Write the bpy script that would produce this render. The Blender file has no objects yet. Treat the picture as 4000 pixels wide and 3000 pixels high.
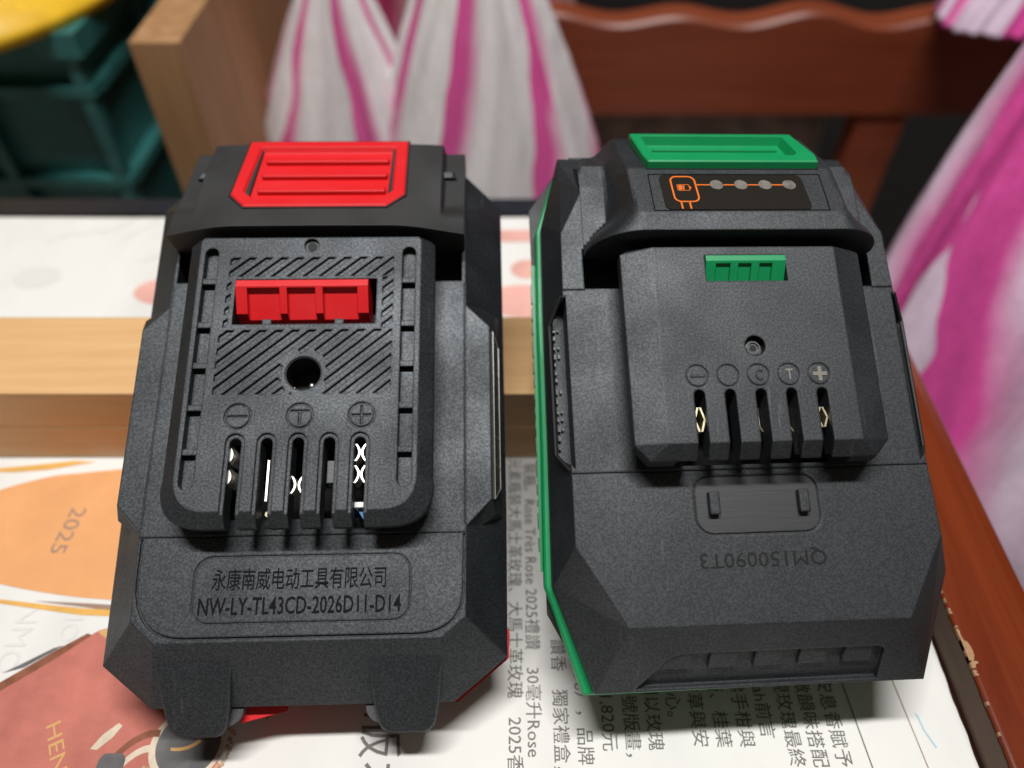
import bpy, bmesh, math, random
from mathutils import Matrix, Vector, Euler, noise
R = math.radians
sc = bpy.context.scene
MM = 0.001

# ------------------------------------------------------------------ camera
HC = 168.0                       # camera height above the table, mm
cam_d = bpy.data.cameras.new('camera'); cam = bpy.data.objects.new('camera', cam_d)
sc.collection.objects.link(cam); sc.camera = cam
cam.location = (0, 0, HC * MM); cam.rotation_euler = (R(42), 0, 0)
cam_d.sensor_fit = 'HORIZONTAL'; cam_d.sensor_width = 36; cam_d.lens = 36 * 3005 / 4000
cam_d.clip_start = 0.005; cam_d.clip_end = 20
cam_d.dof.use_dof = True; cam_d.dof.focus_distance = 0.149; cam_d.dof.aperture_fstop = 8.6

# ------------------------------------------------------------------ room light
w = bpy.data.worlds.new('World'); sc.world = w; w.use_nodes = True
w.node_tree.nodes['Background'].inputs[0].default_value = (1.0, 0.87, 0.74, 1)
w.node_tree.nodes['Background'].inputs[1].default_value = 0.085
def lamp(name, loc, target, size, power, col):
    d = bpy.data.lights.new(name, 'AREA'); d.shape = 'DISK'; d.size = size; d.energy = power; d.color = col
    o = bpy.data.objects.new(name, d); sc.collection.objects.link(o)
    o.location = loc
    o.rotation_euler = (Vector(target) - Vector(loc)).to_track_quat('-Z', 'Y').to_euler()
    return o
tube_lamp = lamp('ceiling_lamp', (0.0, 0.13, 1.05), (0, 0.10, 0.03), 1.0, 13.8, (1.0, 0.99, 0.985))
tube_lamp.data.shape = 'RECTANGLE'; tube_lamp.data.size = 0.62; tube_lamp.data.size_y = 0.06
sc.view_settings.view_transform = 'Standard'; sc.view_settings.look = 'None'
sc.view_settings.exposure = 0.0; sc.view_settings.gamma = 1.0
sc.cycles.use_denoising = True
sc.cycles.max_bounces = 6
try:
    sc.cycles.denoiser = 'OPENIMAGEDENOISE'
except Exception:
    pass

# ------------------------------------------------------------------ helpers (all lengths in mm)
C = sc.collection
def tag(o, label=None, cat=None, group=None, kind=None):
    for k, v in (('label', label), ('category', cat), ('group', group), ('kind', kind)):
        if v: o[k] = v
    return o
def empty(name, loc=(0, 0, 0)):
    o = bpy.data.objects.new(name, None); C.objects.link(o)
    o.location = Vector(loc) * MM; o.empty_display_size = .02
    return o
def link(name, me, mat, parent=None):
    o = bpy.data.objects.new(name, me); C.objects.link(o)
    if mat: me.materials.clear(); me.materials.append(mat)
    o.parent = parent
    return o
def mesh(name, V, F, mat, parent=None, smooth=False, loc=None):
    me = bpy.data.meshes.new(name)
    me.from_pydata([(v[0] * MM, v[1] * MM, v[2] * MM) for v in V], [], F)
    bm = bmesh.new(); bm.from_mesh(me); bmesh.ops.recalc_face_normals(bm, faces=bm.faces); bm.to_mesh(me); bm.free()
    if smooth:
        for p in me.polygons: p.use_smooth = True
    o = link(name, me, mat, parent)
    if loc: o.location = Vector(loc) * MM
    return o
class MB:
    """collects shapes (mm)"""
    def __init__(s): s.V = []; s.F = []
    def add(s, V, F):
        n = len(s.V); s.V += [tuple(v) for v in V]; s.F += [tuple(i + n for i in f) for f in F]; return s
    def loft(s, rings, M=None, cap=True):
        """rings: list of equal-length 3d point lists"""
        n = len(rings[0]); V = [Vector(p) for r in rings for p in r]
        if M: V = [M @ v for v in V]
        F = []
        for k in range(len(rings) - 1):
            for i in range(n):
                j = (i + 1) % n
                F.append((k * n + i, k * n + j, (k + 1) * n + j, (k + 1) * n + i))
        if cap:
            F.append(tuple(reversed(range(n)))); F.append(tuple(range((len(rings) - 1) * n, len(rings) * n)))
        return s.add(V, F)
    def prism(s, poly, z0, z1, M=None, inset=0):
        r0 = [(x, y, z0) for x, y in poly]; r1 = [(x, y, z1) for x, y in poly]
        return s.loft([r0, r1], M)
    def box(s, x0, x1, y0, y1, z0, z1, M=None):
        return s.prism([(x0, y0), (x1, y0), (x1, y1), (x0, y1)], z0, z1, M)
    def cyl(s, x, y, r, z0, z1, n=28, M=None, r1=None):
        r1 = r if r1 is None else r1
        c = [(math.cos(2 * math.pi * i / n), math.sin(2 * math.pi * i / n)) for i in range(n)]
        return s.loft([[(x + r * a, y + r * b, z0) for a, b in c], [(x + r1 * a, y + r1 * b, z1) for a, b in c]], M)
    def ring(s, x, y, r0, r1, z0, z1, n=40, M=None):
        c = [(math.cos(2 * math.pi * i / n), math.sin(2 * math.pi * i / n)) for i in range(n)]
        rr = [[(x + r * a, y + r * b, z) for a, b in c] for r, z in ((r0, z0), (r1, z0), (r1, z1), (r0, z1), (r0, z0))]
        return s.loft(rr, M, cap=False)
    def tube(s, pts, r, n=8, M=None):
        pts = [Vector(p) for p in pts]; rings = []
        for i, p in enumerate(pts):
            t = (pts[min(i + 1, len(pts) - 1)] - pts[max(i - 1, 0)]).normalized()
            a = t.cross(Vector((0, 0, 1)) if abs(t.z) < .9 else Vector((1, 0, 0))).normalized(); b = t.cross(a)
            rings.append([p + a * r * math.cos(2 * math.pi * k / n) + b * r * math.sin(2 * math.pi * k / n) for k in range(n)])
        return s.loft(rings, M)
    def build(s, name, mat, parent=None, smooth=False): return mesh(name, s.V, s.F, mat, parent, smooth)
    def raw(s):
        me = bpy.data.meshes.new('tmp'); me.from_pydata(s.V, [], s.F)
        bm = bmesh.new(); bm.from_mesh(me)
        bmesh.ops.remove_doubles(bm, verts=bm.verts, dist=1e-5)
        bmesh.ops.recalc_face_normals(bm, faces=bm.faces); bm.to_mesh(me); bm.free()
        o = bpy.data.objects.new('tmp', me); C.objects.link(o); return o
def cut(body, cutters, name, mat, parent):
    """body minus every cutter (exact boolean, worked out in mm)"""
    o = body.raw(); tmp = [o]
    for c in cutters:
        k = c.raw(); tmp.append(k)
        m = o.modifiers.new('b', 'BOOLEAN'); m.operation = 'DIFFERENCE'; m.solver = 'EXACT'; m.object = k
        m.use_self = True
    dg = bpy.context.evaluated_depsgraph_get(); dg.update()
    me = bpy.data.meshes.new_from_object(o.evaluated_get(dg))
    for t in tmp: bpy.data.objects.remove(t)
    me.transform(Matrix.Scale(MM, 4)); me.name = name
    return link(name, me, mat, parent)
def sstep(a, b, t):
    t = min(1, max(0, (t - a) / (b - a))); return t * t * (3 - 2 * t)
def rrect(x0, x1, y0, y1, r, n=6):
    P = []
    for cx, cy, a in ((x1 - r, y0 + r, -90), (x1 - r, y1 - r, 0), (x0 + r, y1 - r, 90), (x0 + r, y0 + r, 180)):
        for i in range(n + 1):
            t = R(a + 90 * i / n); P.append((cx + r * math.cos(t), cy + r * math.sin(t)))
    return P
def inset(poly, d):
    n = len(poly); out = []
    for i in range(n):
        p, a, b = Vector(poly[i]), Vector(poly[i - 1]), Vector(poly[(i + 1) % n])
        e1 = (p - a); e2 = (b - p)
        if e1.length < 1e-6 or e2.length < 1e-6: out.append(tuple(p)); continue
        e1.normalize(); e2.normalize()
        n1 = Vector((-e1.y, e1.x)); n2 = Vector((-e2.y, e2.x)); m = (n1 + n2)
        m = m / max(m.length_squared, .4) * 2
        out.append((p.x + m.x * d, p.y + m.y * d))
    return out
def band(b, poly, wd, z0, z1, M=None):
    """closed line of width wd along a polygon"""
    a = inset(poly, -wd / 2); c = inset(poly, wd / 2)
    rr = [[(x, y, z) for x, y in q] for q, z in ((a, z0), (c, z0), (c, z1), (a, z1), (a, z0))]
    return b.loft(rr, M, cap=False)
def text_mesh(body, size, width=None, height=None, depth=.0, bold=0.0, space=1.0):
    cu = bpy.data.curves.new('t', 'FONT'); cu.body = body; cu.size = size; cu.align_x = 'CENTER'; cu.align_y = 'CENTER'
    cu.offset = bold; cu.extrude = depth; cu.space_character = space; cu.resolution_u = 2
    o = bpy.data.objects.new('t', cu); C.objects.link(o)
    dg = bpy.context.evaluated_depsgraph_get(); dg.update()
    me = bpy.data.meshes.new_from_object(o.evaluated_get(dg)); bpy.data.objects.remove(o); bpy.data.curves.remove(cu)
    xs = [v.co.x for v in me.vertices]; ys = [v.co.y for v in me.vertices]
    cx, cy = (min(xs) + max(xs)) / 2, (min(ys) + max(ys)) / 2
    sx = width / (max(xs) - min(xs)) if width else 1; sy = height / (max(ys) - min(ys)) if height else 1
    for v in me.vertices: v.co.x = (v.co.x - cx) * sx; v.co.y = (v.co.y - cy) * sy
    return me
def text(name, body, mat, parent, M, size=3, **k):
    me = text_mesh(body, size, **k); me.transform(Matrix.Scale(MM, 4) @ M if False else M); me.transform(Matrix.Scale(MM, 4))
    me.name = name
    return link(name, me, mat, parent)

# ------------------------------------------------------------------ materials
def newmat(name):
    m = bpy.data.materials.new(name); m.use_nodes = True
    nt = m.node_tree; return m, nt, nt.nodes['Principled BSDF']
def N(nt, t, **inp):
    n = nt.nodes.new(t)
    for k, v in inp.items():
        k = k.replace('_', ' ')
        if k in n.inputs: n.inputs[k].default_value = v
        else: setattr(n, k.replace(' ', '_'), v)
    return n
def plastic(name, col, rough, grain=0.0, gscale=2600, bevel=.00025, var=.25, spec=.5, scratch=.0, speck=.0, tint=None):
    m, nt, b = newmat(name); L = nt.links
    tc = N(nt, 'ShaderNodeTexCoord')
    b.inputs['Specular IOR Level'].default_value = spec
    n1 = N(nt, 'ShaderNodeTexNoise', Scale=gscale, Detail=3.0, Roughness=.6); L.new(tc.outputs['Object'], n1.inputs['Vector'])
    n2 = N(nt, 'ShaderNodeTexNoise', Scale=70.0, Detail=4.0); L.new(tc.outputs['Object'], n2.inputs['Vector'])
    mr = N(nt, 'ShaderNodeMapRange'); L.new(n2.outputs[0], mr.inputs[0])
    mr.inputs[1].default_value = .3; mr.inputs[2].default_value = .7
    mr.inputs[3].default_value = rough - .09; mr.inputs[4].default_value = rough + .09
    L.new(mr.outputs[0], b.inputs['Roughness'])
    cr = N(nt, 'ShaderNodeMapRange'); L.new(n1.outputs[0], cr.inputs[0])
    cr.inputs[1].default_value = .35; cr.inputs[2].default_value = .68
    cr.inputs[3].default_value = 1 - var; cr.inputs[4].default_value = 1 + var
    mx = N(nt, 'ShaderNodeVectorMath', operation='SCALE'); mx.inputs[0].default_value = col; L.new(cr.outputs[0], mx.inputs['Scale'])
    if scratch:
        # rubbed streaks and scuffs: pale hairlines in patches
        mp = N(nt, 'ShaderNodeMapping'); mp.inputs['Scale'].default_value = (6.0, .5, 1.0); mp.inputs['Rotation'].default_value = (0, 0, .05); L.new(tc.outputs['Object'], mp.inputs[0])
        s1 = N(nt, 'ShaderNodeTexNoise', Scale=160.0, Detail=3.0, Roughness=.6); L.new(mp.outputs[0], s1.inputs['Vector'])
        s2 = N(nt, 'ShaderNodeTexNoise', Scale=38.0, Detail=2.0); L.new(tc.outputs['Object'], s2.inputs['Vector'])
        a1 = N(nt, 'ShaderNodeMapRange'); L.new(s1.outputs[0], a1.inputs[0]); a1.inputs[1].default_value = .60; a1.inputs[2].default_value = .72
        a2 = N(nt, 'ShaderNodeMapRange'); L.new(s2.outputs[0], a2.inputs[0]); a2.inputs[1].default_value = .50; a2.inputs[2].default_value = .66
        am = N(nt, 'ShaderNodeMath', operation='MULTIPLY'); L.new(a1.outputs[0], am.inputs[0]); L.new(a2.outputs[0], am.inputs[1])
        an = N(nt, 'ShaderNodeMath', operation='MULTIPLY'); L.new(am.outputs[0], an.inputs[0]); an.inputs[1].default_value = scratch
        sm = N(nt, 'ShaderNodeMix', data_type='RGBA'); L.new(an.outputs[0], sm.inputs['Factor']); L.new(mx.outputs[0], sm.inputs[6]); sm.inputs[7].default_value = (.09, .09, .092, 1)
        L.new(sm.outputs[2], b.inputs['Base Color'])
    else:
        L.new(mx.outputs[0], b.inputs['Base Color'])
    if tint: b.inputs['Specular Tint'].default_value = (*tint, 1)
    if speck:
        n3 = N(nt, 'ShaderNodeTexNoise', Scale=gscale * .8, Detail=2.0, Roughness=.5); L.new(tc.outputs['Object'], n3.inputs['Vector'])
        sr = N(nt, 'ShaderNodeMapRange'); L.new(n3.outputs[0], sr.inputs[0])
        sr.inputs[1].default_value = .38; sr.inputs[2].default_value = .66; sr.inputs[3].default_value = spec * (1 - speck); sr.inputs[4].default_value = spec * (1 + speck * 1.5)
        L.new(sr.outputs[0], b.inputs['Specular IOR Level'])
    bv = N(nt, 'ShaderNodeBevel', samples=4); bv.inputs['Radius'].default_value = bevel
    if grain > 0:
        bp = N(nt, 'ShaderNodeBump', Strength=grain, Distance=.00012)
        L.new(n1.outputs[0], bp.inputs['Height']); L.new(bv.outputs[0], bp.inputs['Normal']); L.new(bp.outputs[0], b.inputs['Normal'])
    else:
        L.new(bv.outputs[0], b.inputs['Normal'])
    return m
def plain(name, col, rough=.5, metal=0.0, bump=0.0, bscale=200, var=0.0, vscale=60, spec=.5, stretch=(1, 1, 1), col2=None):
    m, nt, b = newmat(name); L = nt.links
    b.inputs['Roughness'].default_value = rough; b.inputs['Metallic'].default_value = metal
    b.inputs['Specular IOR Level'].default_value = spec
    b.inputs['Base Color'].default_value = (*col, 1)
    tc = N(nt, 'ShaderNodeTexCoord'); mp = N(nt, 'ShaderNodeMapping'); mp.inputs['Scale'].default_value = stretch
    L.new(tc.outputs['Object'], mp.inputs[0])
    if var or col2:
        n = N(nt, 'ShaderNodeTexNoise', Scale=vscale, Detail=6.0, Roughness=.65); L.new(mp.outputs[0], n.inputs['Vector'])
        mix = N(nt, 'ShaderNodeMix', data_type='RGBA')
        r = N(nt, 'ShaderNodeMapRange'); L.new(n.outputs[0], r.inputs[0]); r.inputs[1].default_value = .3; r.inputs[2].default_value = .7
        L.new(r.outputs[0], mix.inputs['Factor'])
        c2 = col2 or tuple(c * (1 + var) for c in col)
        c1 = col if col2 else tuple(c * (1 - var) for c in col)
        mix.inputs[6].default_value = (*c1, 1); mix.inputs[7].default_value = (*c2, 1)
        L.new(mix.outputs[2], b.inputs['Base Color'])
    if bump:
        n = N(nt, 'ShaderNodeTexNoise', Scale=bscale, Detail=5.0); L.new(mp.outputs[0], n.inputs['Vector'])
        bp = N(nt, 'ShaderNodeBump', Strength=bump, Distance=.0005); L.new(n.outputs[0], bp.inputs['Height']); L.new(bp.outputs[0], b.inputs['Normal'])
    return m
M = {}
M['black'] = plastic('black_textured_plastic', (.0045, .0057, .0078), .58, grain=.19, gscale=2800, var=.3, spec=.82, bevel=.0005, speck=.26, scratch=.35, tint=(.91, .965, 1.0))
M['black2'] = plastic('black_textured_plastic_fine', (.0050, .0060, .0078), .58, grain=.16, gscale=3100, var=.3, spec=.84, bevel=.0005, scratch=.7, speck=.22, tint=(.92, .97, 1.0))
M['blacks'] = plastic('black_smooth_plastic', (.0065, .0062, .0060), .52, grain=.10, gscale=3200, var=.15)
M['ink'] = plain('moulded_dark_lettering', (.006, .006, .007), .6, spec=.08)
M['ink2'] = plain('shallow_moulded_lettering', (.010, .010, .010), .6, spec=.3)
M['hood'] = plastic('black_matte_housing', (.011, .0105, .010), .6, grain=.12, gscale=2900, var=.2, spec=.8)
M['red'] = plastic('red_plastic', (.66, .010, .014), .45, grain=.08, gscale=2500, var=.05)
M['green'] = plastic('green_plastic', (.004, .27, .085), .42, grain=.08, gscale=2500, var=.06)
M['grey'] = plastic('grey_plastic', (.06, .06, .065), .45, grain=.1)
M['metal'] = plain('nickel_contact', (.93, .90, .83), .40, 1.0, var=.2, vscale=1500)
M['brass'] = plain('worn_gold_contact', (.80, .72, .50), .36, 1.0, var=.2, vscale=700)
M['steel'] = plain('dark_screw_steel', (.10, .10, .10), .35, 1.0, var=.3, vscale=900)
M['hole'] = plain('dark_interior', (.004, .004, .004), .7)
M['glossblack'] = plain('glossy_sticker', (.018, .015, .012), .22, bump=.25, bscale=1500, spec=.5)
M['orange'] = plain('orange_print', (.75, .16, .02), .4)
M['led'] = plain('frosted_led_dot', (.17, .16, .14), .35, var=.35, vscale=600)
M['windowclear'] = plain('smoked_clear_plastic', (.05, .048, .042), .12, bump=.1, bscale=900, var=.4, vscale=400)
M['frame'] = plain('pale_window_edge', (.22, .21, .18), .25)
M['letter'] = plain('grey_glint_lettering', (.075, .075, .078), .4, var=.4, vscale=900)  # glint on the raised letters put into a paler grey
M['blue'] = plain('blue_insulation', (.02, .16, .42), .4)
M['white'] = plain('white_plastic', (.75, .75, .75), .4)

# ------------------------------------------------------------------ setting: table, newspaper, rails, floor, wall
def wood(name, c1, c2, rough, axis=0, scale=28, bump=.1, spec=.5, fine=1.0):
    m, nt, b = newmat(name); L = nt.links
    tc = N(nt, 'ShaderNodeTexCoord'); mp = N(nt, 'ShaderNodeMapping')
    s = [9.0, 9.0, 9.0]; s[axis] = .6; mp.inputs['Scale'].default_value = s
    L.new(tc.outputs['Object'], mp.inputs[0])
    n = N(nt, 'ShaderNodeTexNoise', Scale=scale, Detail=8.0, Roughness=.7, Distortion=.6); L.new(mp.outputs[0], n.inputs['Vector'])
    r = N(nt, 'ShaderNodeMapRange'); L.new(n.outputs[0], r.inputs[0]); r.inputs[1].default_value = .32; r.inputs[2].default_value = .68
    mix = N(nt, 'ShaderNodeMix', data_type='RGBA'); L.new(r.outputs[0], mix.inputs['Factor'])
    mix.inputs[6].default_value = (*c1, 1); mix.inputs[7].default_value = (*c2, 1); L.new(mix.outputs[2], b.inputs['Base Color'])
    b.inputs['Roughness'].default_value = rough; b.inputs['Specular IOR Level'].default_value = spec
    bp = N(nt, 'ShaderNodeBump', Strength=bump, Distance=.0004); L.new(n.outputs[0], bp.inputs['Height'])
    bv = N(nt, 'ShaderNodeBevel', samples=4); bv.inputs['Radius'].default_value = .0008; L.new(bv.outputs[0], bp.inputs['Normal'])
    L.new(bp.outputs[0], b.inputs['Normal'])
    return m
M['pine'] = wood('pale_pine', (.62, .36, .15), (.72, .45, .21), .5, 0, 30)
M['pine_old'] = wood('old_pine_board', (.30, .15, .06), (.46, .26, .12), .6, 2, 16)
M['redwood'] = wood('red_brown_lacquer', (.12, .018, .005), (.20, .036, .009), .26, 1, 14, .06, .3)
M['chairwood'] = wood('chair_lacquer', (.18, .037, .014), (.26, .060, .022), .38, 0, 12, .06)
M['rawedge'] = wood('raw_dark_edge', (.075, .040, .024), (.13, .075, .045), .7, 1, 40, .3)
M['darkwood'] = wood('dark_table_wood', (.020, .014, .011), (.045, .030, .022), .45, 0, 20)
M['edge_shade'] = plain('shaded_edge_strip', (.012, .014, .022), .4, var=.3)
M['chip'] = plain('bare_wood_chip', (.36, .20, .10), .8, var=.3, vscale=800)

# paper: white newsprint with faint show-through
m, nt, b = newmat('newsprint'); L = nt.links
tc = N(nt, 'ShaderNodeTexCoord')
n1 = N(nt, 'ShaderNodeTexNoise', Scale=35.0, Detail=4.0); n2 = N(nt, 'ShaderNodeTexNoise', Scale=900.0, Detail=3.0)
mp = N(nt, 'ShaderNodeMapping'); mp.inputs['Scale'].default_value = (1, .35, 1); L.new(tc.outputs['Object'], mp.inputs[0])
L.new(mp.outputs[0], n1.inputs['Vector']); L.new(tc.outputs['Object'], n2.inputs['Vector'])
r = N(nt, 'ShaderNodeMapRange'); L.new(n1.outputs[0], r.inputs[0]); r.inputs[1].default_value = .45; r.inputs[2].default_value = .75
mix = N(nt, 'ShaderNodeMix', data_type='RGBA'); L.new(r.outputs[0], mix.inputs['Factor'])
mix.inputs[6].default_value = (.77, .76, .715, 1); mix.inputs[7].default_value = (.655, .65, .615, 1)
L.new(mix.outputs[2], b.inputs['Base Color']); b.inputs['Roughness'].default_value = .75
b.inputs['Specular IOR Level'].default_value = .25
n3 = N(nt, 'ShaderNodeTexNoise', Scale=22.0, Detail=3.0); L.new(tc.outputs['Object'], n3.inputs['Vector'])
bp = N(nt, 'ShaderNodeBump', Strength=.55, Distance=.003); L.new(n3.outputs[0], bp.inputs['Height'])
bp2 = N(nt, 'ShaderNodeBump', Strength=.2, Distance=.0001); L.new(n2.outputs[0], bp2.inputs['Height']); L.new(bp.outputs[0], bp2.inputs['Normal'])
L.new(bp2.outputs[0], b.inputs['Normal'])
M['paper'] = m

table = tag(empty('table'), 'low table covered with newspaper and edged by a red-brown rail', 'table', kind='structure')
MB().box(-330, 120, -120, 236, -22, -1.4).build('table_top', M['darkwood'], table)
# far side of the frame, its shadow put into the dark colour
MB().box(-330, 95, 236.2, 246, -22, -.8).build('edge_strip', M['edge_shade'], table)
# raised rail along the right side: rounded outer edge
prof = [(95.6, 0), (117.5, 0)]
ring = [(95.6, -22), (95.6, 9.2), (96.2, 9.7), (111.5, 9.9), (114.5, 9.0), (116.6, 6.4), (117.4, 2.5), (117.4, -22)]
nseg = 60; rings = []
for k in range(nseg + 1):
    y = -120 + (206 + 120) * k / nseg
    endf = max(0, (y - 180) / 26)
    rr = []
    for (x, z) in ring:
        xx = x - (x - 95.6) * .55 * endf * endf
        rr.append((xx, y, z))
    rings.append(rr)
rail = MB().loft(rings); rail_o = rail.build('side_rail', M['redwood'], table)
# raw inner face of the rail (lacquer worn off) and chips along its upper edge
rnd = random.Random(4)
pts = []
face = MB()
ys = [(-118 + i * 1.2) for i in range(int(318 / 1.2))]
top = []
for i, y in enumerate(ys):
    j = 8.6 + rnd.random() * .35
    top.append(j)
V = []; F = []
for i, y in enumerate(ys):
    V += [(95.45, y, .1), (95.45, y, top[i])]
for i in range(len(ys) - 1):
    F.append((2 * i, 2 * i + 2, 2 * i + 3, 2 * i + 1))
n0 = len(V)
V2 = [(x + .13, y, z) for x, y, z in V]
mesh('raw_edge', V + V2, F + [tuple(reversed([a + n0 for a in f])) for f in F], M['rawedge'], table)
yq = -10
while yq < 92:
    yq += rnd.choice((2.2, 3.5, 5.0, 7.5, 1.4)) * rnd.uniform(.6, 1.3)
    y = yq; L_ = rnd.choice((.7, 1.2, 2.2, 4.2)) * rnd.uniform(.7, 1.2); dp = rnd.choice((.25, .4, .6, 1.0, 1.6)) * rnd.uniform(.7, 1.2)
    poly = [(95.55, y - L_ / 2)]
    k = 5
    for q in range(k):
        poly.append((95.6 + dp * rnd.uniform(.35, 1), y - L_ / 2 + L_ * (q + .5) / k))
    poly.append((95.55, y + L_ / 2))
    b_ = MB(); b_.prism(poly, 9.0, 9.86 + .02 * (dp > 1)); b_.build('worn_chip', M['chip'], table)

# newspaper: two overlapping sheets
paper = tag(empty('newspaper'), 'open sheet of newsprint with Chinese text and orange and red pictures spread on the table', 'newspaper')
def sheet(name, x0, x1, y0, y1, z, wav, nx=60, ny=60):
    V = []; F = []
    for j in range(ny + 1):
        for i in range(nx + 1):
            x = x0 + (x1 - x0) * i / nx; y = y0 + (y1 - y0) * j / ny
            jx = (noise.noise((y * .35, 3.3, z)) * .5) if i in (0, nx) else 0
            V.append((x + jx, y, z + wav * (noise.noise((x * .03, y * .03, 1.7 + z)) + .3)))
    for j in range(ny):
        for i in range(nx):
            a = j * (nx + 1) + i; F.append((a, a + 1, a + nx + 2, a + nx + 1))
    return mesh(name, V, F, M['paper'], paper, True)
sheet('paper_sheet', -320, 94.6, -110, 233.5, -.06, .0, 230, 190)
PZ = .0
def decal(name, poly, mat, z=.05, parent=None):
    V = [(x, y, z) for x, y in poly]; return mesh(name, V, [tuple(range(len(V)))], mat, parent or paper)
M['print'] = plain('black_print', (.17, .16, .15), .7, spec=.2)
M['printgrey'] = plain('grey_print', (.33, .22, .16), .7, spec=.2)
M['ghost'] = plain('faint_show_through', (.70, .69, .655), .75, spec=.2)
M['p_orange'] = plain('orange_print_area', (.74, .36, .15), .7, var=.10, vscale=45, spec=.2, col2=None)
M['p_orange2'] = plain('deep_orange_print', (.72, .40, .10), .7, var=.2, vscale=60, spec=.2)
M['p_red'] = plain('red_print_area', (.50, .165, .125), .7, var=.2, vscale=70, spec=.2)
M['p_pink'] = plain('pink_print_area', (.74, .40, .34), .7, var=.15, vscale=40, spec=.2)
M['p_tan'] = plain('tan_print_area', (.52, .36, .22), .75, var=.35, vscale=500, spec=.2)
M['p_grey'] = plain('grey_print_area', (.13, .125, .125), .7, var=.25, vscale=200, spec=.2)
M['p_cream'] = plain('cream_print_area', (.66, .55, .42), .7, var=.15, vscale=300, spec=.2)
M['p_gold'] = plain('gold_print', (.62, .36, .14), .7, spec=.2)
M['p_brown'] = plain('brown_print', (.24, .09, .05), .7, var=.3, vscale=300, spec=.2)
def arc(p0, p1, p2, n=14):
    return [((1 - t) ** 2 * p0[0] + 2 * t * (1 - t) * p1[0] + t * t * p2[0], (1 - t) ** 2 * p0[1] + 2 * t * (1 - t) * p1[1] + t * t * p2[1]) for t in [i / n for i in range(n + 1)]]
# orange picture
decal('orange_picture', arc((-150, 104), (-138, 114), (-121, 118.6)) + [(-98, 121.4), (-78, 121.4), (-78, 82), (-87, 82.6)] + arc((-100, 83.6), (-122, 86), (-150, 95)), M['p_orange'])
decal('picture_streak', [(-146, 120.0), (-131, 121.6), (-118, 123.4), (-112, 123.0), (-124, 120.4), (-133, 119.6)], M['p_orange2'], .06)
decal('picture_streak', [(-140, 85.2), (-120, 83.4), (-100, 81.0), (-80, 80.0), (-80, 78.6), (-100, 79.4), (-120, 82.4)], M['p_orange2'], .06)
decal('picture_streak', [(-112, 83.0), (-95, 82.0), (-80, 81.2), (-80, 80.3), (-96, 80.8)], M['printgrey'], .07)
T_ = Matrix.Translation
ROT = Matrix.Rotation(R(-90), 4, 'Z')
text('printed_lettering', '2025', M['printgrey'], paper, T_((-111.4, 102.0, .10)) @ Matrix.Rotation(R(-94), 4, 'Z'), size=4.6, width=13.2, height=4.0)
text('printed_lettering', 'SQUES', M['p_gold'], paper, T_((-92.5, 95, .10)) @ Matrix.Rotation(R(-92), 4, 'Z'), size=3.0, width=11, height=2.2)
# red picture, lower left
decal('red_picture', [(-118, 57.0), (-111, 62.4), (-102, 69.4), (-94.4, 75.6), (-91.5, 76.6), (-77, 64.5), (-66, 55), (-62, 50), (-56, 43), (-60, 30), (-118, 30)], M['p_red'], .05)
decal('picture_border', [(-119, 58.4), (-103, 70.6), (-96.6, 75.0), (-95.4, 74.6), (-102, 68.8), (-118, 56.6)], M['p_brown'], .06)
decal('picture_border', [(-112, 66), (-103, 71.6), (-101, 72.2), (-108, 67.2)], M['p_grey'], .062)
decal('picture_corner', [(-94.4, 75.4), (-91.5, 76.5), (-88.2, 73.6), (-90, 73.0), (-93, 74.4)], M['p_gold'], .065)
text('printed_lettering', 'HENNESSY'[:6], M['p_gold'], paper, T_((-91.6, 46.0, .10)) @ Matrix.Rotation(R(-62), 4, 'Z'), size=4, width=21, height=3.0)
cir = lambda cx, cy, r, n=40, e=1.0: [(cx + r * math.cos(2 * math.pi * i / n), cy + e * r * math.sin(2 * math.pi * i / n)) for i in range(n)]
decal('picture_medallion_rim', cir(-67.3, 51.0, 7.6), M['p_cream'], .07)
decal('picture_medallion', cir(-67.0, 51.2, 6.6), M['p_grey'], .08)
decal('picture_stroke', arc((-70.5, 50.5), (-67, 50.2), (-65, 52.2)) + list(reversed(arc((-70.3, 49.9), (-66.6, 49.4), (-64.4, 51.8)))), M['p_gold'], .09)
# beads round the medallion and towards the left
bd = random.Random(9)
bm_ = MB()
for i in range(46):
    a = R(-150 + 7.5 * i * .62); rr_ = 8.6 + bd.uniform(-.4, .9)
    cx, cy = -67.2 + rr_ * math.cos(a), 51.0 + rr_ * math.sin(a)
    if cy > 57: continue
    P = cir(cx, cy, bd.uniform(.35, .55), 8); bm_.add([(x, y, .075 + .0004 * i) for x, y in P], [tuple(range(8))])
for i in range(40):
    t = bd.random(); cx = -76 + 5 * t + bd.uniform(-1, 1); cy = 63 - 7 * t + bd.uniform(-1, 1)
    P = cir(cx, cy, .42, 8); bm_.add([(x, y, .072 + .0004 * i) for x, y in P], [tuple(range(8))])
bm_.build('picture_beads', M['p_tan'], paper)
decal('picture_strap', arc((-82, 49.0), (-78, 54.5), (-73.5, 54.0)) + list(reversed(arc((-81.2, 48.0), (-77.5, 53.0), (-73.5, 52.6)))), M['p_brown'], .085)
decal('picture_strap', arc((-80, 47.4), (-77, 51.5), (-73.8, 51.0)) + list(reversed(arc((-79.2, 46.6), (-76.5, 50.0), (-73.8, 49.6)))), M['p_cream'], .087)
decal('picture_clasp', rrect(-84.5, -79.0, 43.5, 49.4, 1.6), M['p_grey'], .09)
# torn chip of print on the red picture
decal('torn_spot', [(-87, 50.2), (-85.4, 53.0), (-82.8, 55.4), (-81.9, 54.8), (-83.2, 52.4), (-85.6, 50.0)], M['p_cream'], .10)
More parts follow.
